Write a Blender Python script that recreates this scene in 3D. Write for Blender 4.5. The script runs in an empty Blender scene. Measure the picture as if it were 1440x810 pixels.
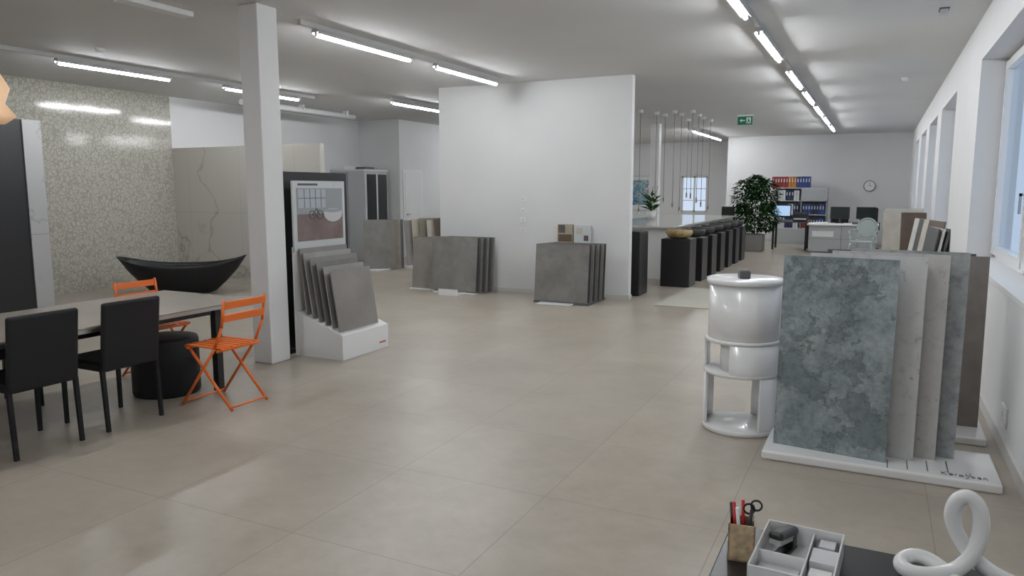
import bpy, bmesh, math, random
from mathutils import Matrix, Vector
random.seed(7)
sc=bpy.context.scene
try:
    sc.view_settings.view_transform='Standard'
    sc.view_settings.look='None'
except Exception as e: print(e)

# ---------------------------------------------------------------- materials
def new_mat(name):
    m=bpy.data.materials.new(name); m.use_nodes=True
    nt=m.node_tree; b=nt.nodes['Principled BSDF']
    return m,nt,b
def rgb(c): return (c[0],c[1],c[2],1)
def mat(name,col,rough=.5,metal=0,spec=.5,emit=None,es=0,var=0,vs=3,bump=0,bs=40,trans=0,coat=0):
    m,nt,b=new_mat(name)
    b.inputs['Base Color'].default_value=rgb(col)
    b.inputs['Roughness'].default_value=rough
    b.inputs['Metallic'].default_value=metal
    b.inputs['Specular IOR Level'].default_value=spec
    b.inputs['Transmission Weight'].default_value=trans
    b.inputs['Coat Weight'].default_value=coat
    if emit: 
        b.inputs['Emission Color'].default_value=rgb(emit); b.inputs['Emission Strength'].default_value=es
    tc=nt.nodes.new('ShaderNodeTexCoord')
    if var:
        n=nt.nodes.new('ShaderNodeTexNoise'); n.inputs['Scale'].default_value=vs; n.inputs['Detail'].default_value=5
        r=nt.nodes.new('ShaderNodeValToRGB')
        r.color_ramp.elements[0].position=.3; r.color_ramp.elements[1].position=.7
        r.color_ramp.elements[0].color=rgb([max(0,c*(1-var)) for c in col])
        r.color_ramp.elements[1].color=rgb([min(1,c*(1+var)) for c in col])
        nt.links.new(tc.outputs['Object'],n.inputs['Vector']); nt.links.new(n.outputs['Fac'],r.inputs['Fac'])
        nt.links.new(r.outputs['Color'],b.inputs['Base Color'])
    if bump:
        n=nt.nodes.new('ShaderNodeTexNoise'); n.inputs['Scale'].default_value=bs
        bp=nt.nodes.new('ShaderNodeBump'); bp.inputs['Strength'].default_value=bump; bp.inputs['Distance'].default_value=.01
        nt.links.new(tc.outputs['Object'],n.inputs['Vector']); nt.links.new(n.outputs['Fac'],bp.inputs['Height'])
        nt.links.new(bp.outputs['Normal'],b.inputs['Normal'])
    return m
def math_n(nt,op,a,b=None):
    n=nt.nodes.new('ShaderNodeMath'); n.operation=op
    for i,x in enumerate((a,b)):
        if x is None: continue
        if isinstance(x,(int,float)): n.inputs[i].default_value=x
        else: nt.links.new(x,n.inputs[i])
    return n.outputs[0]
def mixc(nt,fac,a,b):
    n=nt.nodes.new('ShaderNodeMix'); n.data_type='RGBA'
    if isinstance(fac,(int,float)): n.inputs[0].default_value=fac
    else: nt.links.new(fac,n.inputs[0])
    for i,x in ((6,a),(7,b)):
        if isinstance(x,(tuple,list)): n.inputs[i].default_value=rgb(x)
        else: nt.links.new(x,n.inputs[i])
    return n.outputs[2]
def noise(nt,vec,scale,detail=4,rough=.5,dist=0):
    n=nt.nodes.new('ShaderNodeTexNoise'); n.inputs['Scale'].default_value=scale; n.inputs['Detail'].default_value=detail
    n.inputs['Roughness'].default_value=rough; n.inputs['Distortion'].default_value=dist
    nt.links.new(vec,n.inputs['Vector']); return n.outputs['Fac']
def ramp(nt,fac,stops):
    r=nt.nodes.new('ShaderNodeValToRGB'); cr=r.color_ramp
    while len(cr.elements)<len(stops): cr.elements.new(.5)
    for e,(p,c) in zip(cr.elements,stops): e.position=p; e.color=rgb(c)
    nt.links.new(fac,r.inputs['Fac']); return r.outputs['Color']
def grid_lines(nt,comp,off,pitch,w):
    a=math_n(nt,'ADD',comp,-off+pitch*200); m=math_n(nt,'MODULO',a,pitch)
    d=math_n(nt,'MINIMUM',m,math_n(nt,'SUBTRACT',pitch,m))
    return math_n(nt,'LESS_THAN',d,w)

def floor_mat():
    m,nt,b=new_mat('floor_porcelain_tile')
    tc=nt.nodes.new('ShaderNodeTexCoord'); sx=nt.nodes.new('ShaderNodeSeparateXYZ'); v=tc.outputs['Object']
    nt.links.new(v,sx.inputs[0])
    n1=noise(nt,v,1.3,6,.6); n2=noise(nt,v,9,6,.65)
    f=math_n(nt,'ADD',math_n(nt,'MULTIPLY',n1,.65),math_n(nt,'MULTIPLY',n2,.35))
    c=ramp(nt,f,[(.34,(.34,.298,.24)),(.5,(.41,.363,.298)),(.66,(.475,.428,.358))])
    fx=math_n(nt,'FLOOR',math_n(nt,'DIVIDE',math_n(nt,'ADD',sx.outputs[0],180.58),.9))
    fy=math_n(nt,'FLOOR',math_n(nt,'DIVIDE',math_n(nt,'ADD',sx.outputs[1],177.5),.9))
    cb=nt.nodes.new('ShaderNodeCombineXYZ'); nt.links.new(fx,cb.inputs[0]); nt.links.new(fy,cb.inputs[1])
    wn=nt.nodes.new('ShaderNodeTexWhiteNoise'); nt.links.new(cb.outputs[0],wn.inputs['Vector'])
    c=mixc(nt,math_n(nt,'MULTIPLY',wn.outputs['Value'],.22),c,(.31,.27,.225))
    g=math_n(nt,'MAXIMUM',grid_lines(nt,sx.outputs[0],-.58,.9,.003),grid_lines(nt,sx.outputs[1],2.5,.9,.003))
    c=mixc(nt,math_n(nt,'MULTIPLY',g,.5),c,(.2,.178,.15))
    nt.links.new(c,b.inputs['Base Color'])
    rr=nt.nodes.new('ShaderNodeMapRange'); nt.links.new(n2,rr.inputs['Value'])
    rr.inputs['To Min'].default_value=.26; rr.inputs['To Max'].default_value=.42
    nt.links.new(rr.outputs[0],b.inputs['Roughness'])
    b.inputs['Specular IOR Level'].default_value=.45
    return m
def mosaic_mat():
    m,nt,b=new_mat('mosaic_leaf_glazed')
    tc=nt.nodes.new('ShaderNodeTexCoord'); v=tc.outputs['Object']
    mp=nt.nodes.new('ShaderNodeMapping'); mp.inputs['Scale'].default_value=(1,1,.8); nt.links.new(v,mp.inputs[0])
    dn=nt.nodes.new('ShaderNodeTexNoise'); dn.inputs['Scale'].default_value=7; nt.links.new(mp.outputs[0],dn.inputs['Vector'])
    mx=nt.nodes.new('ShaderNodeMix'); mx.data_type='VECTOR'; mx.inputs[0].default_value=.16
    nt.links.new(mp.outputs[0],mx.inputs[4]); nt.links.new(dn.outputs['Color'],mx.inputs[5])
    vo=nt.nodes.new('ShaderNodeTexVoronoi'); vo.feature='DISTANCE_TO_EDGE'; vo.inputs['Scale'].default_value=19
    nt.links.new(mx.outputs[1],vo.inputs['Vector'])
    c=ramp(nt,vo.outputs['Distance'],[(.0,(.35,.335,.285)),(.08,(.37,.355,.30)),(.17,(.51,.495,.44)),(.3,(.45,.435,.38))])
    nt.links.new(c,b.inputs['Base Color']); b.inputs['Roughness'].default_value=.10
    wv=noise(nt,v,5,1); bp=nt.nodes.new('ShaderNodeBump'); bp.inputs['Strength'].default_value=.12; bp.inputs['Distance'].default_value=.01
    nt.links.new(wv,bp.inputs['Height']); nt.links.new(bp.outputs['Normal'],b.inputs['Normal'])
    return m
def marble_mat(name,base,vein,scale=.9,rough=.12,pitch=None):
    m,nt,b=new_mat(name)
    tc=nt.nodes.new('ShaderNodeTexCoord'); mp=nt.nodes.new('ShaderNodeMapping'); mp.inputs['Rotation'].default_value=(0,.7,0)
    nt.links.new(tc.outputs['Object'],mp.inputs[0]); v=mp.outputs[0]
    n=noise(nt,v,scale,5,.5,.3)
    d=math_n(nt,'ABSOLUTE',math_n(nt,'SUBTRACT',n,.46))
    c=ramp(nt,d,[(0,vein),(.004,[(a*2+q)/3 for a,q in zip(base,vein)]),(.014,base)])
    cl=noise(nt,v,2.2,4); c=mixc(nt,math_n(nt,'MULTIPLY',cl,.3),c,[x*.85 for x in base])
    if pitch:
        sx=nt.nodes.new('ShaderNodeSeparateXYZ'); nt.links.new(tc.outputs['Object'],sx.inputs[0])
        g=math_n(nt,'MAXIMUM',grid_lines(nt,sx.outputs[0],0,pitch,.003),grid_lines(nt,sx.outputs[2],0,pitch,.003))
        c=mixc(nt,math_n(nt,'MULTIPLY',g,.5),c,(.3,.29,.27))
    nt.links.new(c,b.inputs['Base Color']); b.inputs['Roughness'].default_value=rough
    return m
def stone_mat(name,stops,scale,dist=1.0,rough=.5,detail=8):
    m,nt,b=new_mat(name)
    tc=nt.nodes.new('ShaderNodeTexCoord'); n=noise(nt,tc.outputs['Object'],scale,detail,.65,dist)
    nt.links.new(ramp(nt,n,stops),b.inputs['Base Color']); b.inputs['Roughness'].default_value=rough
    return m
def green_mat():
    m,nt,b=new_mat('slab_bluegrey_stone')
    tc=nt.nodes.new('ShaderNodeTexCoord'); v=tc.outputs['Object']
    n1=noise(nt,v,5,13,.74,.1); n2=noise(nt,v,24,8,.7,.1); n3=noise(nt,v,3.6,12,.66,.1); n4=noise(nt,v,2.1,12,.66,.1)
    f=math_n(nt,'ADD',math_n(nt,'MULTIPLY',n1,.6),math_n(nt,'MULTIPLY',n2,.4))
    c=ramp(nt,f,[(.38,(.13,.16,.17)),(.46,(.20,.24,.252)),(.53,(.27,.315,.325)),(.62,(.37,.41,.415))])
    # darker mineral fields with crisp ragged outlines
    pm=ramp(nt,n3,[(.515,(0,0,0)),(.53,(1,1,1))])
    c=mixc(nt,math_n(nt,'MULTIPLY',pm,.45),c,(.11,.14,.148))
    d=math_n(nt,'ABSOLUTE',math_n(nt,'SUBTRACT',n3,.522))
    vein=ramp(nt,d,[(0,(1,1,1)),(.006,(.7,.7,.7)),(.014,(0,0,0))])
    c=mixc(nt,math_n(nt,'MULTIPLY',vein,.6),c,(.06,.06,.055))
    d2=math_n(nt,'ABSOLUTE',math_n(nt,'SUBTRACT',n4,.48))
    v2=ramp(nt,d2,[(0,(1,1,1)),(.004,(.6,.6,.6)),(.010,(0,0,0))])
    c=mixc(nt,math_n(nt,'MULTIPLY',v2,.5),c,(.09,.085,.075))
    nt.links.new(c,b.inputs['Base Color']); b.inputs['Roughness'].default_value=.45
    return m

M_wall=mat('wall_white_paint',(.73,.73,.73),.8,spec=.3,var=.02,vs=1.5,bump=.03,bs=120)
M_ceil=mat('ceiling_paint',(.68,.68,.68),.85,spec=.25,var=.03,vs=.7)
M_floor=floor_mat()
M_mos=mosaic_mat()
M_marb=marble_mat('marble_cream',(.60,.58,.53),(.36,.33,.29),.55,.2,1.2)
M_marbg=marble_mat('marble_grey',(.42,.42,.42),(.28,.28,.28),1.2,.3)
M_white=mat('white_lacquer',(.82,.82,.82),.25,coat=.3)
M_whitem=mat('white_matt',(.78,.78,.78),.5)
M_black=mat('black_panel',(.012,.012,.014),.35)
M_blackm=mat('black_matt',(.018,.018,.02),.55,bump=.05)
M_leather=mat('black_leather',(.010,.010,.012),.55,spec=.35,bump=.2,bs=180)
M_orange=mat('orange_lacquer',(.80,.17,.025),.35)
M_tabletop=mat('table_ceramic_top',(.31,.265,.225),.22,var=.05,vs=2)
M_grey=mat('cabinet_grey',(.42,.43,.44),.45)
M_lgrey=mat('light_grey',(.58,.59,.60),.45)
M_dgrey=mat('dark_grey',(.10,.10,.11),.5)
M_metal=mat('brushed_metal',(.5,.5,.5),.35,metal=1)
M_tube=mat('tube_emitter',(1,1,1),.5,emit=(.94,.97,1.0),es=96)
M_rail=mat('rail_white',(.50,.50,.50),.4)
M_glass_d=mat('dark_glass',(.02,.025,.025),.08)
M_wood=mat('light_wood_weave',(.50,.38,.24),.6,var=.3,vs=60)
M_rug=mat('rug_cream',(.50,.48,.41),.9,bump=.5,bs=150)
M_bas=stone_mat('basalt',[(.3,(.02,.02,.02)),(.7,(.07,.065,.06))],14)
M_yel=stone_mat('yellow_onyx',[(.3,(.16,.09,.04)),(.5,(.40,.28,.12)),(.7,(.52,.43,.26))],9)
M_green=green_mat()
M_pale=stone_mat('slab_pale_travertine',[(.3,(.36,.37,.37)),(.42,(.56,.56,.56)),(.62,(.60,.60,.59)),(.70,(.33,.31,.29))],14,.3,.5)
M_pale2=stone_mat('slab_pink_limestone',[(.3,(.36,.35,.345)),(.42,(.50,.49,.48)),(.62,(.54,.53,.51)),(.71,(.28,.25,.23))],16,.2,.5)
M_mid=stone_mat('slab_grey_travertine',[(.3,(.20,.22,.225)),(.5,(.34,.36,.365)),(.65,(.40,.42,.42)),(.72,(.17,.17,.17))],15,.2,.5)
M_brown=stone_mat('slab_taupe',[(.3,(.17,.145,.125)),(.7,(.24,.21,.185))],5,.2,.5)
def tile(n,c,v=.12): return mat(n,c,.5,var=v,vs=5)
T_grey=tile('tile_grey',(.215,.21,.20)); T_lg=tile('tile_light_grey',(.32,.31,.30)); T_dk=tile('tile_dark',(.085,.085,.085)); T_bei=tile('tile_beige',(.42,.38,.31)); T_gr2=tile('tile_warm_grey',(.26,.24,.225))
T_cream=tile('tile_cream',(.56,.52,.45)); T_wh=tile('tile_white',(.62,.61,.58)); T_olive=tile('tile_olive',(.22,.20,.14)); T_bro=tile('tile_brown',(.13,.095,.07))
T_concrete=stone_mat('tile_concrete',[(.3,(.16,.155,.145)),(.5,(.205,.195,.182)),(.7,(.25,.24,.225))],4,.4,.5)

# ---------------------------------------------------------------- mesh builder
class B:
    def __init__(s,name): s.name=name; s.bm=bmesh.new(); s.mats=[]
    def mi(s,m):
        if m not in s.mats: s.mats.append(m)
        return s.mats.index(m)
    def _fin(s,verts,m,M,smooth=False):
        i=s.mi(m); fs=set()
        for v in verts:
            for f in v.link_faces: fs.add(f)
        for f in fs: f.material_index=i; f.smooth=smooth
        if M is not None: bmesh.ops.transform(s.bm,matrix=M,verts=list(verts))
    def box(s,a,b,m,M=None,bev=0,seg=2):
        r=bmesh.ops.create_cube(s.bm,size=1); vs=r['verts']
        c=[(a[i]+b[i])/2 for i in range(3)]; d=[abs(b[i]-a[i]) for i in range(3)]
        for v in vs: v.co=Vector((v.co.x*d[0]+c[0],v.co.y*d[1]+c[1],v.co.z*d[2]+c[2]))
        if bev:
            es=set()
            for v in vs:
                for e in v.link_edges: es.add(e)
            r=bmesh.ops.bevel(s.bm,geom=list(es),offset=bev,segments=seg,affect='EDGES',profile=.5)
            vs=set(r['verts'])
            for f in r['faces']:
                for v in f.verts: vs.add(v)
            ext=set(vs)
            for v in list(vs):
                for f in v.link_faces:
                    for w in f.verts: ext.add(w)
            vs=list(ext)
        s._fin(vs,m,M)
    def cyl(s,p0,p1,r0,m,r1=None,seg=20,smooth=True,M=None,cap=True):
        r1=r0 if r1 is None else r1
        p0=Vector(p0); p1=Vector(p1); d=p1-p0
        r=bmesh.ops.create_cone(s.bm,cap_ends=cap,segments=seg,radius1=r0,radius2=r1,depth=d.length)
        T=Matrix.Translation((p0+p1)/2)@d.to_track_quat('Z','Y').to_matrix().to_4x4()
        bmesh.ops.transform(s.bm,matrix=T,verts=r['verts'])
        s._fin(r['verts'],m,M,smooth)
        if smooth:
            for v in r['verts']:
                for f in v.link_faces:
                    if len(f.verts)>4: f.smooth=False
    def sph(s,c,rad,m,sc_=(1,1,1),seg=16,M=None):
        r=bmesh.ops.create_uvsphere(s.bm,u_segments=seg,v_segments=max(6,seg//2),radius=rad)
        for v in r['verts']: v.co=Vector((v.co.x*sc_[0]+c[0],v.co.y*sc_[1]+c[1],v.co.z*sc_[2]+c[2]))
        s._fin(r['verts'],m,M,True)
    def lathe(s,prof,m,c=(0,0),seg=32,a0=0,a1=2*math.pi,M=None,sx=1,sy=1):
        full=abs(a1-a0-2*math.pi)<1e-4; n=seg if full else seg+1
        rings=[]
        for (r,z) in prof:
            rings.append([s.bm.verts.new((c[0]+sx*r*math.cos(a0+(a1-a0)*k/seg),c[1]+sy*r*math.sin(a0+(a1-a0)*k/seg),z)) for k in range(n)])
        vs=[v for r in rings for v in r]
        for i in range(len(rings)-1):
            for k in range(seg):
                k2=(k+1)%n
                try: s.bm.faces.new((rings[i][k],rings[i][k2],rings[i+1][k2],rings[i+1][k]))
                except: pass
        s._fin(vs,m,M,True); return rings
    def poly(s,vs,fs,m,M=None,smooth=False):
        V=[s.bm.verts.new(v) for v in vs]
        for f in fs: s.bm.faces.new([V[i] for i in f])
        s._fin(V,m,M,smooth)
    def prism(s,prof,axis,a,b,m,M=None):
        def mk(p,t):
            return {'y':(p[0],t,p[1]),'x':(t,p[0],p[1]),'z':(p[0],p[1],t)}[axis]
        n=len(prof); vs=[mk(p,a) for p in prof]+[mk(p,b) for p in prof]
        fs=[list(range(n))[::-1],list(range(n,2*n))]+[(i,(i+1)%n,n+(i+1)%n,n+i) for i in range(n)]
        s.poly(vs,fs,m,M)
    def tube(s,pts,r,m,seg=10,M=None):
        P=[Vector(p) for p in pts]
        for i in range(len(P)-1):
            s.cyl(P[i],P[i+1],r,m,seg=seg,M=M)
        for p in P[1:-1]: s.sph(p,r,m,seg=seg,M=M)
    def slab(s,base,w,h,t,yaw,lean,m,edge=None):
        M=Matrix.Translation(base)@Matrix.Rotation(math.radians(yaw),4,'Z')@Matrix.Rotation(-math.radians(lean),4,'X')
        s.box((-w/2,0,0),(w/2,t,h),m,M=M)
    def done(s,loc=(0,0,0),rot=0,recalc=True):
        if recalc: bmesh.ops.recalc_face_normals(s.bm,faces=s.bm.faces[:])
        me=bpy.data.meshes.new(s.name); s.bm.to_mesh(me); s.bm.free()
        for m in s.mats: me.materials.append(m)
        o=bpy.data.objects.new(s.name,me); sc.collection.objects.link(o)
        o.location=loc; o.rotation_euler=(0,0,math.radians(rot))
        return o
def sbox(name,a,b,m,bev=0):
    x=B(name); c=((a[0]+b[0])/2,(a[1]+b[1])/2,min(a[2],b[2]))
    x.box([a[i]-c[i] for i in range(3)],[b[i]-c[i] for i in range(3)],m,bev=bev); return x.done(c)
def wbox(name,a,b,m):
    x=B(name); x.box(a,b,m); return x.done()

H=3.2; XR=.78; XL=-11.2; YB=24.0; YF=-2.6
# ---------------------------------------------------------------- room shell
wbox('floor',(-12.4,YF-.2,-.12),(1.3,26.4,0),M_floor)
wbox('ceiling',(-12.4,YF-.2,H),(1.3,26.4,H+.15),M_ceil)
wbox('wall_left',(XL-.2,YF,0),(XL,14.5,H),M_wall)
wbox('wall_front',(XL-.2,YF-.2,0),(XR+.35,YF,H),M_wall)
wbox('wall_utility_block',(XL-.2,14.5,0),(-10.05,26.0,H),M_wall)
wbox('wall_back',(-4.3,YB,0),(XR+.35,YB+2.2,H),M_wall)
wbox('wall_partition',(-6.40,10.36,0),(-3.2,10.48,H),M_wall)
x=B('wall_back_left')
wy0,wy1=26.0,26.2; wx0,wx1,wz0,wz1=-6.2,-5.3,.8,2.05
x.box((-10.05,wy0,0),(wx0,wy1,H),M_wall); x.box((wx1,wy0,0),(-4.3,wy1,H),M_wall)
x.box((wx0,wy0,0),(wx1,wy1,wz0),M_wall); x.box((wx0,wy0,wz1),(wx1,wy1,H),M_wall); x.done()
wins=[(4.9,8.2),(10.6,13.0),(13.9,16.0),(17.0,19.0),(20.0,22.0)]
SZ,TZ=.97,2.78
x=B('wall_right'); yy=YF
for a,b in wins:
    x.box((XR,yy,0),(XR+.35,a,H),M_wall); x.box((XR,a,0),(XR+.35,b,SZ-.03),M_wall); x.box((XR,a,TZ),(XR+.35,b,H),M_wall); yy=b
x.box((XR,yy,0),(XR+.35,YB,H),M_wall); x.done()
mg,nt,b=new_mat('window_glass'); out=nt.nodes['Material Output']
tr=nt.nodes.new('ShaderNodeBsdfTransparent'); gl=nt.nodes.new('ShaderNodeBsdfGlossy'); gl.inputs['Roughness'].default_value=.02
tr.inputs['Color'].default_value=(.78,.84,.90,1)
mx=nt.nodes.new('ShaderNodeMixShader'); mx.inputs[0].default_value=.18
nt.links.new(tr.outputs[0],mx.inputs[1]); nt.links.new(gl.outputs[0],mx.inputs[2]); nt.links.new(mx.outputs[0],out.inputs[0])
for k,(a,b_) in enumerate(wins):
    w=B('window_%d'%(k+1)); fx0,fx1=1.0,1.07; t=.06
    w.box((fx0,a,SZ),(fx1,b_,SZ+t),M_white); w.box((fx0,a,TZ-t),(fx1,b_,TZ),M_white)
    n=2; step=(b_-a)/n
    for i in range(n+1):
        y=a+i*step; ya=max(a,y-t/2 if 0<i<n else (y if i==0 else y-t)); w.box((fx0,ya,SZ),(fx1,ya+t,TZ),M_white)
    for i in range(n):
        y0=a+i*step+.04; y1=a+(i+1)*step-.04; s=.07
        w.box((fx0-.03,y0,SZ+.04),(fx1-.02,y0+s,TZ-.04),M_white); w.box((fx0-.03,y1-s,SZ+.04),(fx1-.02,y1,TZ-.04),M_white)
        w.box((fx0-.03,y0+s,SZ+.04),(fx1-.02,y1-s,SZ+.04+s),M_white); w.box((fx0-.03,y0+s,TZ-.04-s),(fx1-.02,y1-s,TZ-.04),M_white)
        w.poly([(1.02,y0+s,SZ+.04+s),(1.02,y1-s,SZ+.04+s),(1.02,y1-s,TZ-.04-s),(1.02,y0+s,TZ-.04-s)],[(0,1,2,3)],mg)
    ym=a+step
    w.box((fx0-.045,ym-.10,1.50),(fx0-.03,ym-.07,1.58),M_metal); w.box((fx0-.085,ym-.10,1.55),(fx0-.03,ym-.075,1.57),M_metal); w.box((fx0-.085,ym-.10,1.42),(fx0-.07,ym-.075,1.57),M_metal)
    w.box((XR-.02,a+.001,SZ-.03),(fx1,b_-.001,SZ),M_whitem)
    w.done(recalc=True)
w=B('window_6')
w.box((wx0,26.05,wz0),(wx1,26.1,wz0+.06),M_white); w.box((wx0,26.05,wz1-.06),(wx1,26.1,wz1),M_white)
for xx in (wx0,(wx0+wx1)/2-.03,wx1-.06): w.box((xx,26.05,wz0),(xx+.06,26.1,wz1),M_white)
for z in (1.2,1.6): w.box((wx0,26.06,z),(wx1,26.09,z+.025),M_white)
w.done()
M_bb=mat('baseboard_white',(.62,.61,.59),.5)
wbox('baseboard_right',(XR-.015,YF,0),(XR,YB,.08),M_bb)
wbox('baseboard_back',(-4.3,YB-.015,0),(XR-.015,YB,.08),M_bb)
x=B('baseboard_partition'); x.box((-6.42,10.345,0),(-3.185,10.36,.06),M_bb); x.box((-3.2,10.36,0),(-3.185,10.48,.06),M_bb); x.done()
wbox('baseboard_left',(XL,9.3,0),(XL+.015,14.5,.08),M_bb)
def door(n,y0,y1):
    d=B(n); d.box((-10.048,y0,0),(-10.03,y1,2.05),M_whitem); d.box((-10.03,y0+.06,.02),(-10.02,y1-.06,2.0),M_white)
    d.box((-10.02,y0+.10,1.0),(-9.97,y0+.22,1.02),M_metal); d.done()
door('door_1',14.62,15.42); door('door_2',16.4,17.3)
sbox('column',(-5.14,5.0,0),(-4.92,5.24,H),M_whitem,.008)
sbox('column',(-5.14,18.2,0),(-4.92,18.42,H),M_whitem,.008)
wbox('mosaic_wall_panel',(XL,3.2,0),(XL+.03,9.2,H),M_mos)
wbox('marble_partition',(XL+.03,9.2,0),(-7.87,9.3,2.31),M_marb)
x=B('slab_display_wall'); x.box((-10.2,4.3,0),(-10.08,6.0,2.5),M_black); x.box((-10.2,6.0,0),(-10.06,6.24,2.5),M_marbg)
x.box((-10.06,6.0,1.0),(-10.058,6.24,1.004),M_dgrey); x.done()

# ---------------------------------------------------------------- ceiling lights
def track(name,x0,tubes,r0,r1):
    b=B(name)
    b.box((-.02,r0,-.05),(.02,r1,0),M_rail)
    for a,c in tubes:
        b.prism([(-.03,-.05),(.03,-.05),(.045,-.075),(.045,-.098),(.038,-.098),(.036,-.08),(-.036,-.08),(-.038,-.098),(-.045,-.098),(-.045,-.075)],'y',a-.03,c+.03,M_rail)
        b.box((-.014,a-.02,-.118),(.014,a,-.08),M_whitem); b.box((-.014,c,-.118),(.014,c+.02,-.08),M_whitem)
        b.cyl((0,a,-.106),(0,c,-.106),.019,M_tube,seg=10)
    return b.done((x0,0,H))
track('fluorescent_track_light',-5.03,[(5.9,7.5),(8.1,9.7)],5.65,9.8)
track('fluorescent_track_light',-8.9,[(5.8,7.34),(8.35,9.9)],3.6,10.3)
track('fluorescent_track_light',-7.75,[(11.03,12.64)],10.95,12.8)
track('fluorescent_track_light',-1.14,[(2.7,4.3),(5.35,6.97),(7.78,9.44),(10.5,12.1),(12.8,14.4),(15.1,16.7),(17.4,19.0),(19.7,21.3)],2.0,21.6)
track('fluorescent_track_light',-4.46,[(19.9,23.6)],19.8,23.8)
track('fluorescent_track_light',-8.2,[(16.5,18.1),(21.0,22.6)],16.3,23)
track('fluorescent_track_light',-5.03,[(-.9,.7),(1.6,3.2)],-1.2,3.4)
track('fluorescent_track_light',-1.14,[(-1.5,.1)],-1.7,.4)

# ---------------------------------------------------------------- small ceiling things
x=B('exhaust_pipe'); x.cyl((0,0,0),(0,3.1,0),.05,M_whitem); 
for y in (.3,1.5,2.8): x.box((-.06,y,0),(.06,y+.03,.10),M_whitem)
x.done((-10.0,9.7,3.1))
def detector(px,py):
    x=B('smoke_detector'); x.lathe([(0,-.05),(.035,-.048),(.05,-.02),(.055,0),(0,0)],M_whitem,seg=20); x.done((px,py,H))
detector(-8.1,5.77); detector(.25,12.4)
x=B('ceiling_sensor'); x.box((-.03,-.06,-.05),(.03,.06,-.01),M_lgrey); x.box((-.04,-.08,-.01),(.04,.08,0),M_dgrey); x.done((.43,7.9,H))
x=B('ceiling_duct_panel'); x.box((-.07,-.35,-.05),(.07,.35,0),M_whitem,bev=.01); x.done((-5.75,4.65,H))

M_exit=mat('exit_green',(.0,.10,.05),.4,emit=(.0,.25,.11),es=.15)
x=B('exit_sign'); x.box((-.15,-.02,0),(.15,.02,.17),M_exit); x.box((-.16,-.015,.17),(.16,.015,.2),M_whitem); x.cyl((0,0,.2),(0,0,.26),.01,M_metal)
x.prism([(-.11,.085),(-.06,.12),(-.06,.095),(0,.095),(0,.075),(-.06,.075),(-.06,.05)],'y',-.024,-.02,M_white)
x.box((.03,-.024,.025),(.12,-.02,.145),M_white)
x.sph((.075,-.027,.125),.010,M_exit,seg=8); x.prism([(.06,.11),(.085,.11),(.095,.07),(.11,.035),(.10,.03),(.08,.065),(.05,.03),(.04,.04),(.065,.08)],'y',-.027,-.024,M_exit)
x.done((-2.6,16.35,2.94))

x=B('wall_socket_panel')
for z,w in ((1.45,.04),(1.27,.04),(1.13,.06),(.97,.05)): x.box((-w,-.012,z-.04),(w,0,z+.04),M_white,bev=.004); x.cyl((0,-.014,z),(0,-.011,z),.015,M_lgrey,seg=12)
x.done((-4.9,10.36,0))

# ---------------------------------------------------------------- dining table
x=B('dining_table')
tx0,tx1,ty0,ty1=-5.62,-4.54,1.7,4.46; cx,cy=(tx0+tx1)/2,(ty0+ty1)/2
hx,hy=(tx1-tx0)/2,(ty1-ty0)/2
x.box((-hx,-hy,.700),(hx,hy,.715),M_tabletop,bev=.004); x.box((-hx+.01,-hy+.01,.672),(hx-.01,hy-.01,.700),M_metal)
x.box((-hx+.12,-hy+.15,.62),(hx-.12,hy-.35,.672),M_black)
for sx_ in (-1,1):
    for sy_ in (-1,1):
        cxx=sx_*(hx-.13); cyy=sy_*(hy-.30)
        x.box((cxx-.03,cyy-.03,0),(cxx+.03,cyy+.03,.672),M_blackm,bev=.005)
x.done((cx,cy,0))

def dining_chair(px,py,rot):
    x=B('dining_chair'); w=.215
    x.box((-.20,-w,.40),(.23,w,.465),M_leather,bev=.018)
    Mb=Matrix.Translation((-.20,0,.40))@Matrix.Rotation(math.radians(-7),4,'Y')
    x.box((-.018,-w,0),(.018,w,.47),M_leather,M=Mb,bev=.016)
    for sy in (-1,1):
        o=-.024 if sy>0 else 0
        x.prism([(.200,.41),(.228,.41),(.226,0),(.206,0)],'y',sy*w+o,sy*w+o+.024,M_leather)
        x.prism([(-.212,.42),(-.184,.42),(-.210,0),(-.232,0)],'y',sy*w+o,sy*w+o+.024,M_leather)
    return x.done((px,py,0),rot)
dining_chair(-4.72,2.69,180); dining_chair(-4.72,3.28,180); dining_chair(-5.72,3.05,0)

def folding_chair(px,py,rot):
    x=B('folding_chair'); w=.195
    for s in (-1,1):
        y=s*w
        x.tube([(.24,y,.008),(-.12,y,.46),(-.20,y,.62),(-.235,y,.82)],.011,M_orange,seg=8)
        y2=s*(w-.025)
        x.tube([(-.24,y2,.008),(.17,y2,.44)],.011,M_orange,seg=8)
    x.cyl((.225,-w,.03),(.225,w,.03),.008,M_orange,seg=8); x.cyl((-.225,-w+.02,.03),(-.225,w-.02,.03),.008,M_orange,seg=8)
    x.cyl((.17,-w,.44),(.17,w,.44),.01,M_orange,seg=8); x.cyl((-.14,-w,.44),(-.14,w,.44),.01,M_orange,seg=8)
    for k in range(7):
        yy=-w+.03+k*(2*w-.06)/6
        x.box((-.17,yy-.019,.452),(.20,yy+.019,.464),M_orange,bev=.003,seg=1)
    x.box((-.175,-w+.01,.445),(-.15,w-.01,.456),M_orange); x.box((.18,-w+.01,.445),(.205,w-.01,.456),M_orange)
    for z0,xx in ((.755,-.228),(.66,-.21)):
        Mb=Matrix.Translation((xx,0,z0))@Matrix.Rotation(math.radians(-10),4,'Y')
        x.box((-.012,-w,0),(.004,w,.055),M_orange,M=Mb,bev=.003,seg=1)
    return x.done((px,py,0),rot)
folding_chair(-4.34,3.93,180); folding_chair(-5.50,4.26,0)

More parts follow.
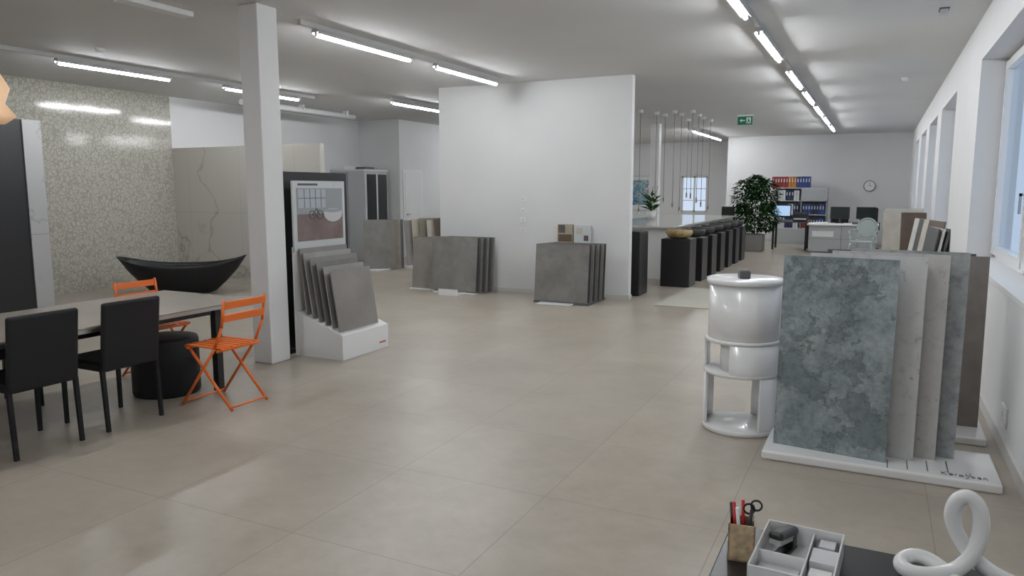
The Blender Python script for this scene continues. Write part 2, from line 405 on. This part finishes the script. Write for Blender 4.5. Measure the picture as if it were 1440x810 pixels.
x=B('round_pouf'); x.lathe([(0,0),(.24,0),(.25,.02),(.25,.42),(.24,.445),(.20,.452),(0,.455)],M_leather,seg=40); x.done((-5.0,3.94,0))

# ---------------------------------------------------------------- bathtub
def bathtub():
    x=B('bathtub'); n=64; L,W=.95,.40
    def ring(fx,fy,zf):
        r=[]
        for k in range(n):
            a=2*math.pi*k/n; c,s=math.cos(a),math.sin(a)
            px=math.copysign(abs(c)**.85,c)*L*fx; py=math.copysign(abs(s)**1.1,s)*W*fy
            r.append((px,py,zf(abs(c))))
        return r
    rim=lambda c:.44+.14*c**2.2
    rings=[ring(.40,.5,lambda c:0),ring(.50,.68,lambda c:.03),ring(.68,.84,lambda c:.15+.04*c*c),ring(.85,.95,lambda c:.29+.08*c*c),ring(.96,1,lambda c:rim(c)-.05),ring(1,1.02,rim),
           ring(.975,.96,rim),ring(.93,.92,lambda c:rim(c)-.05),ring(.80,.85,lambda c:.30+.06*c*c),ring(.60,.7,lambda c:.16),ring(.38,.42,lambda c:.12)]
    vs=[p for r in rings for p in r]; fs=[]
    for i in range(len(rings)-1):
        for k in range(n): fs.append((i*n+k,i*n+(k+1)%n,(i+1)*n+(k+1)%n,(i+1)*n+k))
    fs.append(tuple(range(n))[::-1]); fs.append(tuple(range((len(rings)-1)*n,len(rings)*n)))
    x.poly(vs,fs,mat('tub_black_stone',(.010,.010,.012),.45,spec=.35),smooth=True)
    return x.done((-9.62,8.0,0),36)
bathtub()

# ---------------------------------------------------------------- tile display stand by column
x=B('display_back_panel'); x.box((-.03,-.55,0),(.03,.55,1.77),M_black); x.box((-.15,-.53,0),(.15,-.43,.04),M_black); x.box((-.15,.43,0),(.15,.53,.04),M_black); x.done((-5.22,5.93,0))
x=B('tile_display_stand')
M_post=mat('poster_paper',(.60,.63,.63),.4)
x.prism([(-4.43,0),(-4.43,.235),(-4.47,.25),(-4.98,.43),(-5.0,.43),(-5.0,0)],'y',5.41,6.13,M_white)
x.box((-5.0,5.40,0),(-4.98,6.14,1.05),M_white)
x.box((-4.985,5.40,1.0),(-4.965,6.16,1.68),M_post)
cols=[T_gr2,T_lg,T_grey,T_gr2,T_lg,T_gr2,T_grey]
for i in range(6):
    w=.60 if i<3 else .70
    x.slab((-4.475-.078*i,5.43+w/2,.262+.0275*i),w,.58+.012*i,.012,90,9 if i<5 else 6,cols[i])
px=-4.963
M_pw=mat('pic_wall',(.33,.35,.37),.3)
x.box((px,5.45,1.10),(px+.002,6.12,1.36),stone_mat('pic_floor',[(.3,(.17,.12,.11)),(.7,(.27,.21,.20))],5,.1,.3))
x.box((px,5.45,1.36),(px+.002,6.12,1.61),M_pw)
x.box((px+.001,5.47,1.42),(px+.003,5.86,1.60),mat('pic_window',(.46,.50,.54),.3))
for yy in (5.55,5.63,5.71,5.79): x.box((px+.003,yy,1.42),(px+.0035,yy+.008,1.60),M_dgrey)
x.box((px+.003,5.47,1.51),(px+.0035,5.86,1.516),M_dgrey)
M_pt=mat('pic_tub',(.60,.60,.60),.3)
tubp=[(5.97+.14*math.cos(a*math.pi/12),1.36+(.05 if math.sin(a*math.pi/12)>0 else .085)*math.sin(a*math.pi/12)) for a in range(24)]
x.prism(tubp,'x',px+.002,px+.004,M_pt)
tubp=[(5.97+.12*math.cos(a*math.pi/12),1.385+.018*math.sin(a*math.pi/12)) for a in range(24)]
x.prism(tubp,'x',px+.004,px+.005,mat('pic_tub_in',(.35,.38,.4),.3))
for cy_ in (5.66,5.77):
    pr=[(cy_+.042*math.cos(a*math.pi/9),1.35+.042*math.sin(a*math.pi/9)) for a in range(18)]
    for i in range(18): x.cyl((px+.004,)+pr[i],(px+.004,)+pr[(i+1)%18],.004,M_dgrey,seg=5)
x.cyl((px+.004,5.66,1.35),(px+.004,5.72,1.41),.005,M_dgrey,seg=5); x.cyl((px+.004,5.72,1.41),(px+.004,5.77,1.35),.005,M_dgrey,seg=5)
x.box((px,5.47,1.635),(px+.002,5.75,1.655),M_dgrey); x.box((px,5.98,1.635),(px+.002,6.10,1.655),M_lgrey)
x.box((-4.43,5.98,.06),(-4.427,6.08,.075),mat('logo_red',(.5,.08,.06),.4))
x.done()

# ---------------------------------------------------------------- slab stacks
def stack(name,slabs,extra=None):
    b=B(name)
    for s in slabs: b.slab(*s)
    if extra: extra(b)
    b.done()
sl=[]
cs=[T_concrete,T_dk,T_grey,T_dk,T_gr2,T_dk,T_grey,T_gr2]
for i in range(7): sl.append(((-5.84+.02*i,9.80+.055*i,.035 if i<1 else .02),.80,.84,.014,0,5,cs[i]))
for i in range(3): sl.append(((-6.50-.02*i,9.97+.05*i,.02),.42,.82,.014,0,5,[T_gr2,T_dk,T_grey][i]))
def ex(b):
    b.box((-6.2,9.78,0),(-5.45,10.3,.02),M_white); b.box((-5.92,9.5,0),(-5.60,9.78,.03),M_white,bev=.008); b.box((-5.92,9.5,.03),(-5.60,9.53,.10),M_white); b.box((-6.75,9.95,0),(-6.25,10.3,.02),M_white)
stack('tile_sample_stack',sl,ex)
sl=[]
for i in range(8): sl.append(((-3.93+.014*i,9.52+.06*i,.035),.80,.80,.014,0,5,[T_concrete,T_dk,T_gr2,T_dk,T_grey,T_dk,T_gr2,T_dk][i]))
def ex(b):
    b.box((-4.33,9.5,0),(-3.50,10.2,.035),M_dgrey); b.box((-4.22,9.36,0),(-3.72,9.5,.02),M_white,bev=.006)
stack('tile_sample_stack',sl,ex)
x=B('brochure_holder'); 
x.box((-4.30,10.30,.80),(-4.06,10.34,1.08),M_wood); x.box((-4.29,10.298,.95),(-4.18,10.30,1.07),M_dgrey); x.box((-4.17,10.298,.95),(-4.07,10.30,1.07),T_bei);x.box((-4.29,10.298,.82),(-4.07,10.30,.93),T_bro)
x.box((-4.04,10.30,.80),(-3.78,10.34,1.07),M_post); x.box((-4.0,10.298,.93),(-3.90,10.30,1.03),T_cream); x.box((-3.88,10.298,.84),(-3.81,10.30,.92),T_bro)
x.box((-4.30,10.27,.78),(-3.78,10.345,.80),M_lgrey)
x.done()
sl=[((-8.86+.03*i,12.05+.05*i,.02),.62,.98,.015,38,5,[T_concrete,T_olive,T_gr2,T_dk][i]) for i in range(4)]
stack('tile_sample_stack',sl,lambda b:b.box((-9.2,11.75,0),(-8.72,12.4,.02),M_whitem))
b=B('tile_sample_rack')
cc=[T_gr2,T_bei,T_olive,T_cream,T_bro,T_bei,T_olive,T_lg,T_cream,T_gr2]
for i in range(10): b.slab((-8.36+.115*i,12.75+.10*i,.06),.60,.92+.02*(i%3),.014,62,8,cc[i])
b.box((-8.6,12.45,0),(-7.25,14.0,.06),M_whitem); b.done()
b=B('tile_sample_rack')
for i in range(5): b.slab((-8.3+.13*i,14.6+.12*i,.05),.60,.98,.014,60,8,cc[(i*3)%10])
b.box((-8.6,14.3,0),(-7.4,15.4,.05),M_whitem); b.done()

# ---------------------------------------------------------------- utility cabinet
x=B('storage_cabinet'); x.box((-.45,-.45,0),(.45,.45,2.03),M_grey,bev=.006)
x.box((-.46,-.46,2.0),(.46,.46,2.04),M_lgrey); x.box((-.005,-.456,.05),(.005,-.45,1.98),M_dgrey)
x.box((.45,-.40,.75),(.456,.40,1.93),M_glass_d); x.box((.456,-.42,.72),(.462,-.36,1.96),M_lgrey); x.box((.456,.0,.72),(.462,.05,1.96),M_lgrey)
x.box((-.3,-.2,2.04),(.0,.1,2.12),M_whitem); x.box((.05,-.2,2.04),(.3,.15,2.10),M_dgrey)
x.done((-10.7,13.85,0))

# ---------------------------------------------------------------- bar counter & pedestals
M_ctop=mat('counter_top_polished',(.56,.54,.50),.10,var=.05,vs=3)
x=B('bar_counter'); x.box((-4.75,13.0,0),(-3.22,19.0,.91),M_white); x.box((-4.85,12.9,.91),(-3.17,19.1,.95),M_ctop,bev=.006)
x.box((-3.22,13.0,.0),(-3.21,19.0,.06),M_dgrey); x.done()
def pedestal(px,py,h,w=.46,top=None):
    b=B('display_pedestal'); b.box((-w/2,-w/2,0),(w/2,w/2,h),M_black,bev=.012)
    b.done((px,py,0))
    if top is not None:
        c=B('stone_basin'); m=top
        pr=[(0,0),(.12,0),(.19,.03),(.22,.09),(.215,.135),(.19,.14),(.17,.09),(.10,.045),(0,.04)]
        rr=c.lathe(pr,m,seg=28,sx=1.0,sy=.9)
        for r in rr:
            for v in r: v.co+=Vector((random.uniform(-.006,.006),random.uniform(-.006,.006),0))
        c.done((px,py,h+.001))
pedestal(-3.38,10.95,.97)
pedestal(-2.94,12.28,.79,.48,M_yel)
for i,y in enumerate((13.2,14.05,14.9,15.75,16.6,17.4)): pedestal(-2.92,y,.76,.46,M_bas)
b=B('pendant_light_cluster'); M_cord=mat('cord_grey',(.22,.22,.22),.5); M_bulb=mat('pendant_bulb',(.7,.6,.5),.2)
pts=[(-4.45,15.0),(-4.25,15.5),(-4.2,16.0),(-3.85,15.4),(-3.85,16.0),(-3.5,15.5),(-3.55,16.3),(-3.6,17.0),(-3.58,17.7),(-4.0,17.3)]
for i,(a,c) in enumerate(pts):
    b.cyl((a,c,H-.06),(a,c,H),.05,M_whitem,seg=14)
    zb=1.22+.1*((i*7)%4); b.cyl((a,c,zb),(a,c,H-.03),.006,M_cord,seg=6)
    b.cyl((a,c,zb-.08),(a,c,zb),.016,M_cord,seg=10); b.sph((a,c,zb-.1),.022,M_bulb,seg=10)
b.done()
x=B('entrance_rug'); x.box((-.58,-1.02,0),(.58,1.02,.012),M_rug,bev=.004); x.done((-2.12,10.98,0))

# ---------------------------------------------------------------- plants
def leaf(b,p,d,L,W,m,up=Vector((0,0,1))):
    d=d.normalized(); s=d.cross(up)
    if s.length<.01: s=Vector((1,0,0))
    s.normalize(); n=s.cross(d)
    q=[p,p+d*L*.4+s*W*.5+n*L*.05,p+d*L-up*L*.15,p+d*L*.4-s*W*.5+n*L*.05]
    V=[b.bm.verts.new(v) for v in q]; f=b.bm.faces.new(V); f.material_index=b.mi(m)
def leafmat(n,c):
    m,nt,b=new_mat(n); nn=nt.nodes.new('ShaderNodeTexNoise'); nn.inputs['Scale'].default_value=9
    tc=nt.nodes.new('ShaderNodeTexCoord'); nt.links.new(tc.outputs['Object'],nn.inputs['Vector'])
    nt.links.new(ramp(nt,nn.outputs['Fac'],[(.35,[q*.5 for q in c]),(.65,[q*1.4 for q in c])]),b.inputs['Base Color'])
    b.inputs['Roughness'].default_value=1; b.inputs['Specular IOR Level'].default_value=0; return m
M_leaf=leafmat('leaf_dark',(.014,.045,.014)); M_leaf2=leafmat('leaf_mid',(.03,.085,.025)); M_trunk=mat('trunk',(.12,.08,.05),.8); M_pot=mat('planter_grey',(.20,.19,.18),.6)
b=B('potted_ficus'); b.box((-.24,-.24,0),(.24,.24,.44),M_pot,bev=.015); b.box((-.2,-.2,.40),(.2,.2,.445),M_trunk)
for k in range(3): b.cyl((.05*k-.05,.03*k,.42),(.16*(k-1),.1*(k-1),1.15),.018,M_trunk,r1=.012,seg=8)
lobes=[(0,0,1.1,.5,.6),(.25,.05,1.45,.32,.42),(-.28,-.05,1.4,.32,.45),(.32,-.1,.9,.28,.35),(-.3,.1,.85,.28,.35),(0,0,1.65,.28,.32)]
for i in range(3400):
    lx,ly,lz,lr,lh=random.choice(lobes)
    a=random.uniform(0,2*math.pi); t=random.uniform(-1,1); rr=math.sqrt(1-t*t)*random.uniform(.4,1)
    p=Vector((lx+lr*rr*math.cos(a),ly+lr*rr*math.sin(a),lz+lh*t))
    dd=Vector((math.cos(a)+random.uniform(-.6,.6),math.sin(a)+random.uniform(-.6,.6),random.uniform(-.9,.3)))
    leaf(b,p,dd,random.uniform(.08,.14),.055,M_leaf if random.random()<.65 else M_leaf2)
b.done((-2.85,20.1,0),recalc=False)
b=B('potted_orchid'); b.lathe([(0,0),(.08,0),(.11,.18),(.10,.18),(.08,.16),(0,.16)],M_whitem,seg=20)
for i in range(26):
    a=random.uniform(0,6.28); leaf(b,Vector((.02*math.cos(a),.02*math.sin(a),.16+random.uniform(0,.35))),Vector((math.cos(a),math.sin(a),random.uniform(.2,1.6))),random.uniform(.2,.36),.09,M_leaf2)
for k in range(3): b.tube([(0,0,.16),(.05*(k-1),.03,.5),(.12*(k-1),.05,.72)],.005,M_trunk,seg=6)
for i in range(12): b.sph((random.uniform(-.13,.13),.05+random.uniform(-.03,.03),random.uniform(.55,.75)),.022,M_whitem,sc_=(1,.6,1),seg=8)
b.done((-4.4,15.8,.95),recalc=False)

x=B('framed_painting'); x.box((-.46,-.04,-.62),(.46,0,.62),M_lgrey); x.box((-.42,-.045,-.58),(.42,-.04,.58),M_whitem)
M_pic=stone_mat('painting_canvas',[(.3,(.02,.05,.12)),(.45,(.1,.28,.42)),(.55,(.5,.6,.55)),(.62,(.35,.15,.1)),(.75,(.05,.12,.1))],6,1.5,.4)
x.box((-.30,-.05,-.42),(.30,-.045,.46),M_pic); x.done((-7.65,25.99,1.46))

# ---------------------------------------------------------------- office area
M_red=mat('binder_red',(.28,.03,.03),.4); M_blue=mat('binder_blue',(.03,.06,.22),.4); M_navy=mat('binder_navy',(.02,.03,.08),.4); M_yelb=mat('binder_orange',(.5,.20,.04),.4)
def binders(b,x0,x1,z,y,h,cols):
    xx=x0; i=0
    while xx+.075<=x1:
        m=cols[(i//3)%len(cols)] if random.random()<.85 else random.choice(cols)
        b.box((xx,y,z),(xx+.068,y+.26,z+h),m); b.box((xx+.02,y-.003,z+h*.5),(xx+.048,y,z+h*.8),M_lgrey); xx+=.076; i+=1
b=B('binder_shelf'); y0=23.2
b.box((-2.72,y0,0),(-1.31,y0+.4,.05),M_grey); 
for xx in (-2.72,-2.02,-1.33): b.box((xx,y0,0),(xx+.02,y0+.4,1.64),M_grey)
b.box((-2.72,y0+.38,0),(-1.31,y0+.4,1.64),M_grey)
for z in (.45,.85,1.25,1.62): b.box((-2.72,y0,z),(-1.31,y0+.4,z+.02),M_lgrey)
b.box((-2.72,y0-.01,.05),(-2.02,y0,.45),M_grey); b.box((-2.0,y0-.01,.05),(-1.31,y0,.45),M_grey)
b.box((-2.02,y0-.01,1.27),(-1.31,y0,1.62),M_grey)
binders(b,-2.85,-1.75,1.645,y0+.05,.32,[M_red,M_red,M_yelb,M_blue,M_blue])
binders(b,-2.68,-2.05,1.27,y0+.05,.3,[M_lgrey,M_navy]); binders(b,-2.68,-2.05,.87,y0+.05,.3,[M_navy,M_lgrey])
binders(b,-1.98,-1.36,.87,y0+.05,.3,[M_blue,M_navy]); binders(b,-1.98,-1.36,.47,y0+.05,.3,[M_red,M_navy,M_blue]); binders(b,-2.68,-2.05,.47,y0+.05,.3,[M_lgrey,M_navy])
b.box((-2.86,y0+.02,1.62),(-1.72,y0+.36,1.642),M_lgrey)
b.done()
def monitor(b,cx,cy,z,w,h,face=-1):
    b.box((cx-.10,cy-.08,z),(cx+.10,cy+.08,z+.015),M_dgrey); b.box((cx-.02,cy-.01,z),(cx+.02,cy+.02,z+.18),M_dgrey)
    b.box((cx-w/2,cy-.03,z+.12),(cx+w/2,cy,z+.12+h),M_blackm,bev=.005); b.box((cx-w/2+.015,cy-.031*1,z+.135),(cx+w/2-.015,cy-.03,z+.105+h),M_glass_d)
b=B('office_desk'); b.box((-2.55,20.8,.72),(-1.6,21.6,.75),M_dgrey)
for xx in (-2.5,-1.68):
    for yy in (20.85,21.5): b.box((xx,yy,0),(xx+.05,yy+.05,.72),M_blackm)
b.done()
b=B('computer_monitor'); monitor(b,-2.30,21.2,.751,.45,.32); b.box((-2.50,21.168,.89),(-2.10,21.169,1.16),mat('screen_on',(.2,.3,.4),.2,emit=(.5,.7,1),es=.7)); b.done()
b=B('desk_printer'); b.box((-2.0,20.9,.751),(-1.65,21.3,.98),M_blackm,bev=.02); b.box((-1.98,20.89,.80),(-1.67,20.90,.84),M_lgrey); b.done()
b=B('reception_desk'); b.box((-1.53,20.1,.04),(.0,20.65,.70),M_grey,bev=.006); b.box((-1.5,20.12,0),(-.03,20.6,.04),M_dgrey); b.box((-1.58,20.05,.70),(.05,20.95,.735),M_whitem,bev=.005)
b.box((-.78,20.095,.06),(-.77,20.10,.69),M_dgrey); b.box((-1.53,20.095,.36),(0,20.10,.365),M_dgrey); b.box((-1.3,20.09,.58),(-1.15,20.10,.6),M_metal); b.box((-.5,20.09,.58),(-.35,20.10,.6),M_metal); b.box((-1.45,20.09,.42),(-.95,20.10,.56),M_whitem); b.done()
for mx_,w in ((-.85,.45),(-.25,.45)):
    b=B('computer_monitor'); monitor(b,mx_,20.6,.736,w,.30); b.done()
b=B('desk_phone_and_papers'); b.box((-1.4,20.2,.736),(-1.1,20.5,.77),M_whitem); b.box((-.55,20.2,.736),(-.4,20.4,.79),M_dgrey,bev=.01); b.done()
def office_chair(px,py,rot):
    b=B('office_chair')
    for k in range(5):
        a=k*2*math.pi/5; b.cyl((0,0,.09),(.28*math.cos(a),.28*math.sin(a),.06),.018,M_blackm,seg=8); b.sph((.28*math.cos(a),.28*math.sin(a),.03),.03,M_blackm,seg=8)
    b.cyl((0,0,.08),(0,0,.45),.025,M_metal); b.box((-.24,-.24,.45),(.24,.24,.53),M_leather,bev=.03)
    b.box((-.22,.20,.58),(.22,.26,1.12),M_leather,bev=.03); b.box((-.03,.24,.48),(.03,.27,.7),M_blackm)
    for s in (-1,1): b.box((s*.26-.02,-.12,.70),(s*.26+.02,.16,.73),M_blackm,bev=.008); b.box((s*.26-.015,0,.5),(s*.26+.015,.04,.7),M_blackm)
    b.done((px,py,0),rot)
office_chair(-.9,21.6,0); office_chair(-3.65,21.6,150); office_chair(-.2,21.5,0)
b=B('low_cabinet'); b.box((.15,22.1,0),(.7,22.6,.95),M_lgrey,bev=.006); b.box((.15,22.09,.45),(.7,22.1,.46),M_dgrey); b.box((.2,22.15,.95),(.5,22.5,1.05),M_whitem,bev=.01);b.done()
b=B('wall_clock'); b.cyl((0,0,0),(0,-.04,0),.16,M_dgrey,seg=32); b.cyl((0,-.04,0),(0,-.045,0),.14,M_white,seg=32); b.box((-.005,-.05,0),(.005,-.045,.10),M_black); b.box((0,-.05,-.005),(.07,-.045,.005),M_black); b.done((-.25,YB,1.69))
M_acr=mat('pale_acrylic',(.62,.70,.68),.12,trans=.3)
b=B('ornate_armchair'); 
b.box((-.24,-.22,.38),(.24,.24,.44),M_acr,bev=.02)
b.lathe([(.20,.0),(.23,.0),(.23,.03),(.20,.03),(.20,0)],M_acr,seg=24,M=Matrix.Translation((0,.25,.72))@Matrix.Rotation(math.pi/2,4,'X'))
b.cyl((0,.22,.72),(0,.245,.72),.19,M_acr,seg=28)
for s in (-1,1):
    b.tube([(s*.21,-.2,.0),(s*.25,-.23,.2),(s*.22,-.2,.38)],.022,M_acr); b.tube([(s*.2,.28,.0),(s*.19,.23,.2),(s*.2,.22,.45),(s*.17,.24,.6)],.022,M_acr)
    b.tube([(s*.2,.23,.66),(s*.29,.05,.66),(s*.29,-.12,.64),(s*.25,-.16,.54),(s*.23,-.14,.42)],.02,M_acr)
b.done((-.25,18.7,0),-15)

b=B('leaning_slab_group')
for i,(cx_,y,w,h,m) in enumerate([(.42,15.2,.62,1.22,T_cream),(.44,15.32,.60,1.25,T_wh),(.46,15.44,.6,1.25,T_cream)]): b.slab((cx_,y,0),w,h,.015,0,4,m)
b.done()
b=B('leaning_slab_group')
for i,m in enumerate([T_bro,T_dk,T_bro]): b.slab((.55,13.6+.12*i,0),.36,1.22,.02,8,4,m)
for i,m in enumerate([T_wh,T_dk,T_cream,T_bro]): b.slab((.42+.05*i,12.5-.25*i,0),.6,1.18,.015,-75,9,m)
b.done()
b=B('leaning_slab_group')
for i,m in enumerate([T_dk,T_wh,T_dk,T_bro]): b.slab((.45+.035*i,10.4-.05*i,0),.7,1.15,.018,-84+3*i,9,m)
b.done()

# ---------------------------------------------------------------- white cylinder shelf
b=B('cylindrical_shelf_unit'); m=M_white; R=.245
def disc(z0,z1,r,c=(0,0)): b.lathe([(0,z0),(r-.006,z0),(r,z0+.005),(r,z1-.005),(r-.006,z1),(0,z1)],m,c=c,seg=56)
def shell(z0,z1,r,a0,a1,c=(0,0),t=.014):
    a0,a1=math.radians(a0),math.radians(a1)
    rr=b.lathe([(r,z0),(r,z1),(r-t,z1),(r-t,z0),(r,z0)],m,c=c,seg=48,a0=a0,a1=a1)
    for k in (0,-1):
        V=[rr[j][k] for j in range(4)]
        f=b.bm.faces.new(V); f.material_index=0
disc(0,.035,R); disc(.385,.41,R); disc(.60,.625,R)
shell(.035,.385,R-.002,-52,80)
shell(.035,.385,R-.002,150,212)
shell(.41,.60,R-.002,-100,60)
shell(.41,.60,R-.002,165,186)
b.lathe([(0,.41),(.18,.41),(.18,.60),(0,.60)],m,seg=40,c=(.045,-.02))
b.lathe([(0,.625),(.225,.625),(.23,.63),(.23,.985),(0,.985)],m,seg=56,c=(.005,0))
disc(.985,1.02,R)
b.done((-.76,5.04,0))
b=B('sample_box'); b.box((-.035,-.035,0),(.035,.035,.05),M_dgrey,bev=.006); b.box((-.025,-.025,.05),(.025,.025,.056),M_brown); b.done((-.76,5.0,1.021),20)

# ---------------------------------------------------------------- large slab display
b=B('stone_slab_display')
b.box((-.54,4.47,0),(.68,5.0,.055),M_white,bev=.014,seg=3)
yaw=-7
for i,(xc,y,m) in enumerate([(-.185,4.60,M_green),(-.045,4.70,M_pale),(.07,4.77,M_pale2),(.17,4.84,M_mid)]):
    b.slab((xc,y,.055),.62,1.155+.012*i,.012,yaw,3,m)
for k in range(4): b.box((.13+.1*k,4.49+.02*k,.055),(.136+.1*k,4.62+.04*k,.0565),M_dgrey)
b.done()
x=B('display_lettering')
def strokes(pts_list,loc,s):
    for pts_ in pts_list:
        for i in range(len(pts_)-1):
            a=Vector((pts_[i][0]*s,pts_[i][1]*s,0)); c=Vector((pts_[i+1][0]*s,pts_[i+1][1]*s,0))
            x.cyl(a+Vector(loc),c+Vector(loc),.0018,M_dgrey,seg=6)
L_=[[(0,0),(0,1.6)],[(0,.6),(.9,1.6)],[(0,.7),(.9,0)], [(1.2,.5),(1.9,.5),(1.8,.9),(1.4,.95),(1.2,.5),(1.5,0),(1.9,.1)], [(2.3,0),(2.3,.9),(2.6,.95)], [(3.5,.9),(3.0,.8),(2.95,.2),(3.3,0),(3.6,.3),(3.6,.9),(3.6,0)],
    [(4.2,2.2),(4.1,1),(4.6,.9),(4.3,-.6),(3.9,-.7)], [(5,2.6),(4.8,1.8),(5,.8),(5.2,0),(5.6,.3),(5.4,.9),(5.1,.7)], [(6,.5),(6.6,.5),(6.5,.9),(6.1,.95),(6,.5),(6.2,0),(6.6,.1)], [(7,0),(7,.9),(7.5,.9),(7.6,0)]]
strokes(L_,(.40,4.515,.0565),.028); x.done()
b=B('leaning_slab_group'); b.slab((.22,5.55,.05),.90,1.12,.02,0,4,M_brown); b.slab((.15,5.62,.05),.90,1.13,.015,0,4,T_dk)
b.box((-.35,5.30,0),(.70,5.75,.05),M_white,bev=.01); b.done()

b=B('wall_socket_panel'); b.box((-.012,-.09,-.06),(0,.09,.06),M_white,bev=.003); b.cyl((-.014,-.04,0),(-.011,-.04,0),.02,M_lgrey,seg=14); b.cyl((-.014,.04,0),(-.011,.04,0),.02,M_lgrey,seg=14); b.done((XR,5.3,.22))

# ---------------------------------------------------------------- foreground table
b=B('side_table'); b.box((-.45,-.55,.72),(.45,.55,.75),M_black,bev=.004)
for sx_ in (-1,1):
    for sy_ in (-1,1): b.box((sx_*.41-.025,sy_*.51-.025,0),(sx_*.41+.025,sy_*.51+.025,.72),M_blackm)
b.done((.16,1.32,0))
b=B('pen_cup'); w=.03
for a,c in (((-w,-w,0),(w,-w+.004,.088)),((-w,w-.004,0),(w,w,.088)),((-w,-w,0),(-w+.004,w,.088)),((w-.004,-w,0),(w,w,.088))): b.box(a,c,M_wood)
b.box((-w,-w,0),(w,w,.004),M_wood)
M_penr=mat('pen_red',(.55,.02,.02),.3)
for p,q,m_ in [((-.01,0,.01),(-.02,.005,.128),M_penr),((.005,.01,.01),(.0,.02,.13),M_penr),((.012,-.01,.01),(.02,-.012,.12),M_black),((0,-.012,.01),(-.012,-.02,.125),M_whitem),((-.015,.012,.01),(-.026,.02,.12),M_black),((.014,.012,.01),(.022,.022,.12),M_blue)]:
    b.cyl(p,q,.0042,m_,seg=8)
for s in (-1,1):
    b.lathe([(.010,-.002),(.014,-.002),(.014,.002),(.010,.002),(.010,-.002)],M_black,seg=16,M=Matrix.Translation((.022+.008*s,.006,.120+.005*s))@Matrix.Rotation(math.pi/2,4,'X'))
b.cyl((.02,.006,.02),(.022,.006,.107),.004,M_metal,seg=8)
b.done((-.24,1.70,.75),8)
b=B('desk_organiser_tray'); X0,X1,Y0,Y1=-.085,.085,-.13,.12; t=.004; h=.055
b.box((X0,Y0,0),(X1,Y1,.005),M_white)
for a,c in (((X0,Y0,0),(X1,Y0+t,h)),((X0,Y1-t,0),(X1,Y1,h)),((X0,Y0,0),(X0+t,Y1,h)),((X1-t,Y0,0),(X1,Y1,h)),((X0,-.025,0),(.02,-.021,h*.8)),((.018,Y0,0),(.022,Y1,h*.8))): b.box(a,c,M_white,bev=.0012,seg=1)
b.box((.026,-.02,.005),(.08,.05,.04),M_lgrey); b.box((.03,.055,.005),(.075,.11,.035),M_dgrey); b.box((.036,.06,.035),(.07,.10,.04),M_lgrey)
b.box((.03,-.12,.005),(.075,-.03,.03),M_whitem); b.box((-.075,-.12,.005),(.01,-.035,.02),M_lgrey)
b.done((-.115,1.685,.75),-3)
b=B('stapler')
b.box((-.016,-.055,0),(.016,.055,.008),M_black,bev=.003)
Ms=Matrix.Translation((0,.05,.022))@Matrix.Rotation(math.radians(-12),4,'X')
b.box((-.013,-.105,0),(.013,0,.012),M_metal,M=Ms); b.box((-.017,-.11,.010),(.017,.005,.030),M_black,M=Ms,bev=.008)
b.box((-.015,.028,.005),(.015,.053,.036),M_black,bev=.004)
b.done((-.152,1.736,.757),-14)
cu=bpy.data.curves.new('loop_sculpture','CURVE'); cu.dimensions='3D'; cu.bevel_depth=.0165; cu.bevel_resolution=8; cu.resolution_u=16
pts_=[(.37,1.78,.767),(.31,1.79,.767),(.255,1.80,.782),(.21,1.81,.825),(.183,1.81,.88),(.188,1.81,.925),(.213,1.81,.945),(.238,1.805,.92),(.242,1.80,.87),(.23,1.785,.82),(.20,1.77,.783),(.155,1.76,.768),(.115,1.75,.767),(.09,1.77,.768),(.095,1.80,.775),(.125,1.815,.785),(.16,1.80,.78),(.19,1.775,.768),(.20,1.74,.767)]
sp_=cu.splines.new('NURBS'); sp_.points.add(len(pts_)-1)
for p,q in zip(sp_.points,pts_): p.co=(q[0],q[1],q[2],1)
sp_.use_endpoint_u=True; sp_.order_u=4; cu.use_fill_caps=True
tmp=bpy.data.objects.new('tmp',cu); sc.collection.objects.link(tmp)
dg=bpy.context.evaluated_depsgraph_get(); me=bpy.data.meshes.new_from_object(tmp.evaluated_get(dg))
bpy.data.objects.remove(tmp)
for p in me.polygons: p.use_smooth=True
me.materials.clear(); me.materials.append(M_white); o=bpy.data.objects.new('loop_sculpture',me); sc.collection.objects.link(o)

b=B('pendant_lamp'); Mp=mat('amber_shade',(.75,.50,.30),.5,emit=(1,.62,.35),es=.25)
b.lathe([(.03,.5),(.07,.44),(.10,.34),(.17,.2),(.13,.08),(.20,-.02),(.12,-.08),(0,-.08)],Mp,seg=28); b.cyl((0,0,.5),(0,0,1.0),.006,M_cord); b.cyl((0,0,.97),(0,0,1.0),.05,M_whitem)
b.done((-6.40,3.55,2.2))

w=bpy.data.worlds.new('World'); sc.world=w; w.use_nodes=True
bg=w.node_tree.nodes['Background']; bg.inputs[0].default_value=(.68,.81,1.0,1); bg.inputs[1].default_value=.9

cam=bpy.data.cameras.new('camera'); co=bpy.data.objects.new('camera',cam); sc.collection.objects.link(co)
co.location=(0,0,1.6); co.rotation_euler=(math.pi/2-math.atan(139/1040),0,math.atan(.4918))
cam.sensor_width=36; cam.lens=26.0; cam.clip_start=.05; cam.clip_end=200
sc.camera=co
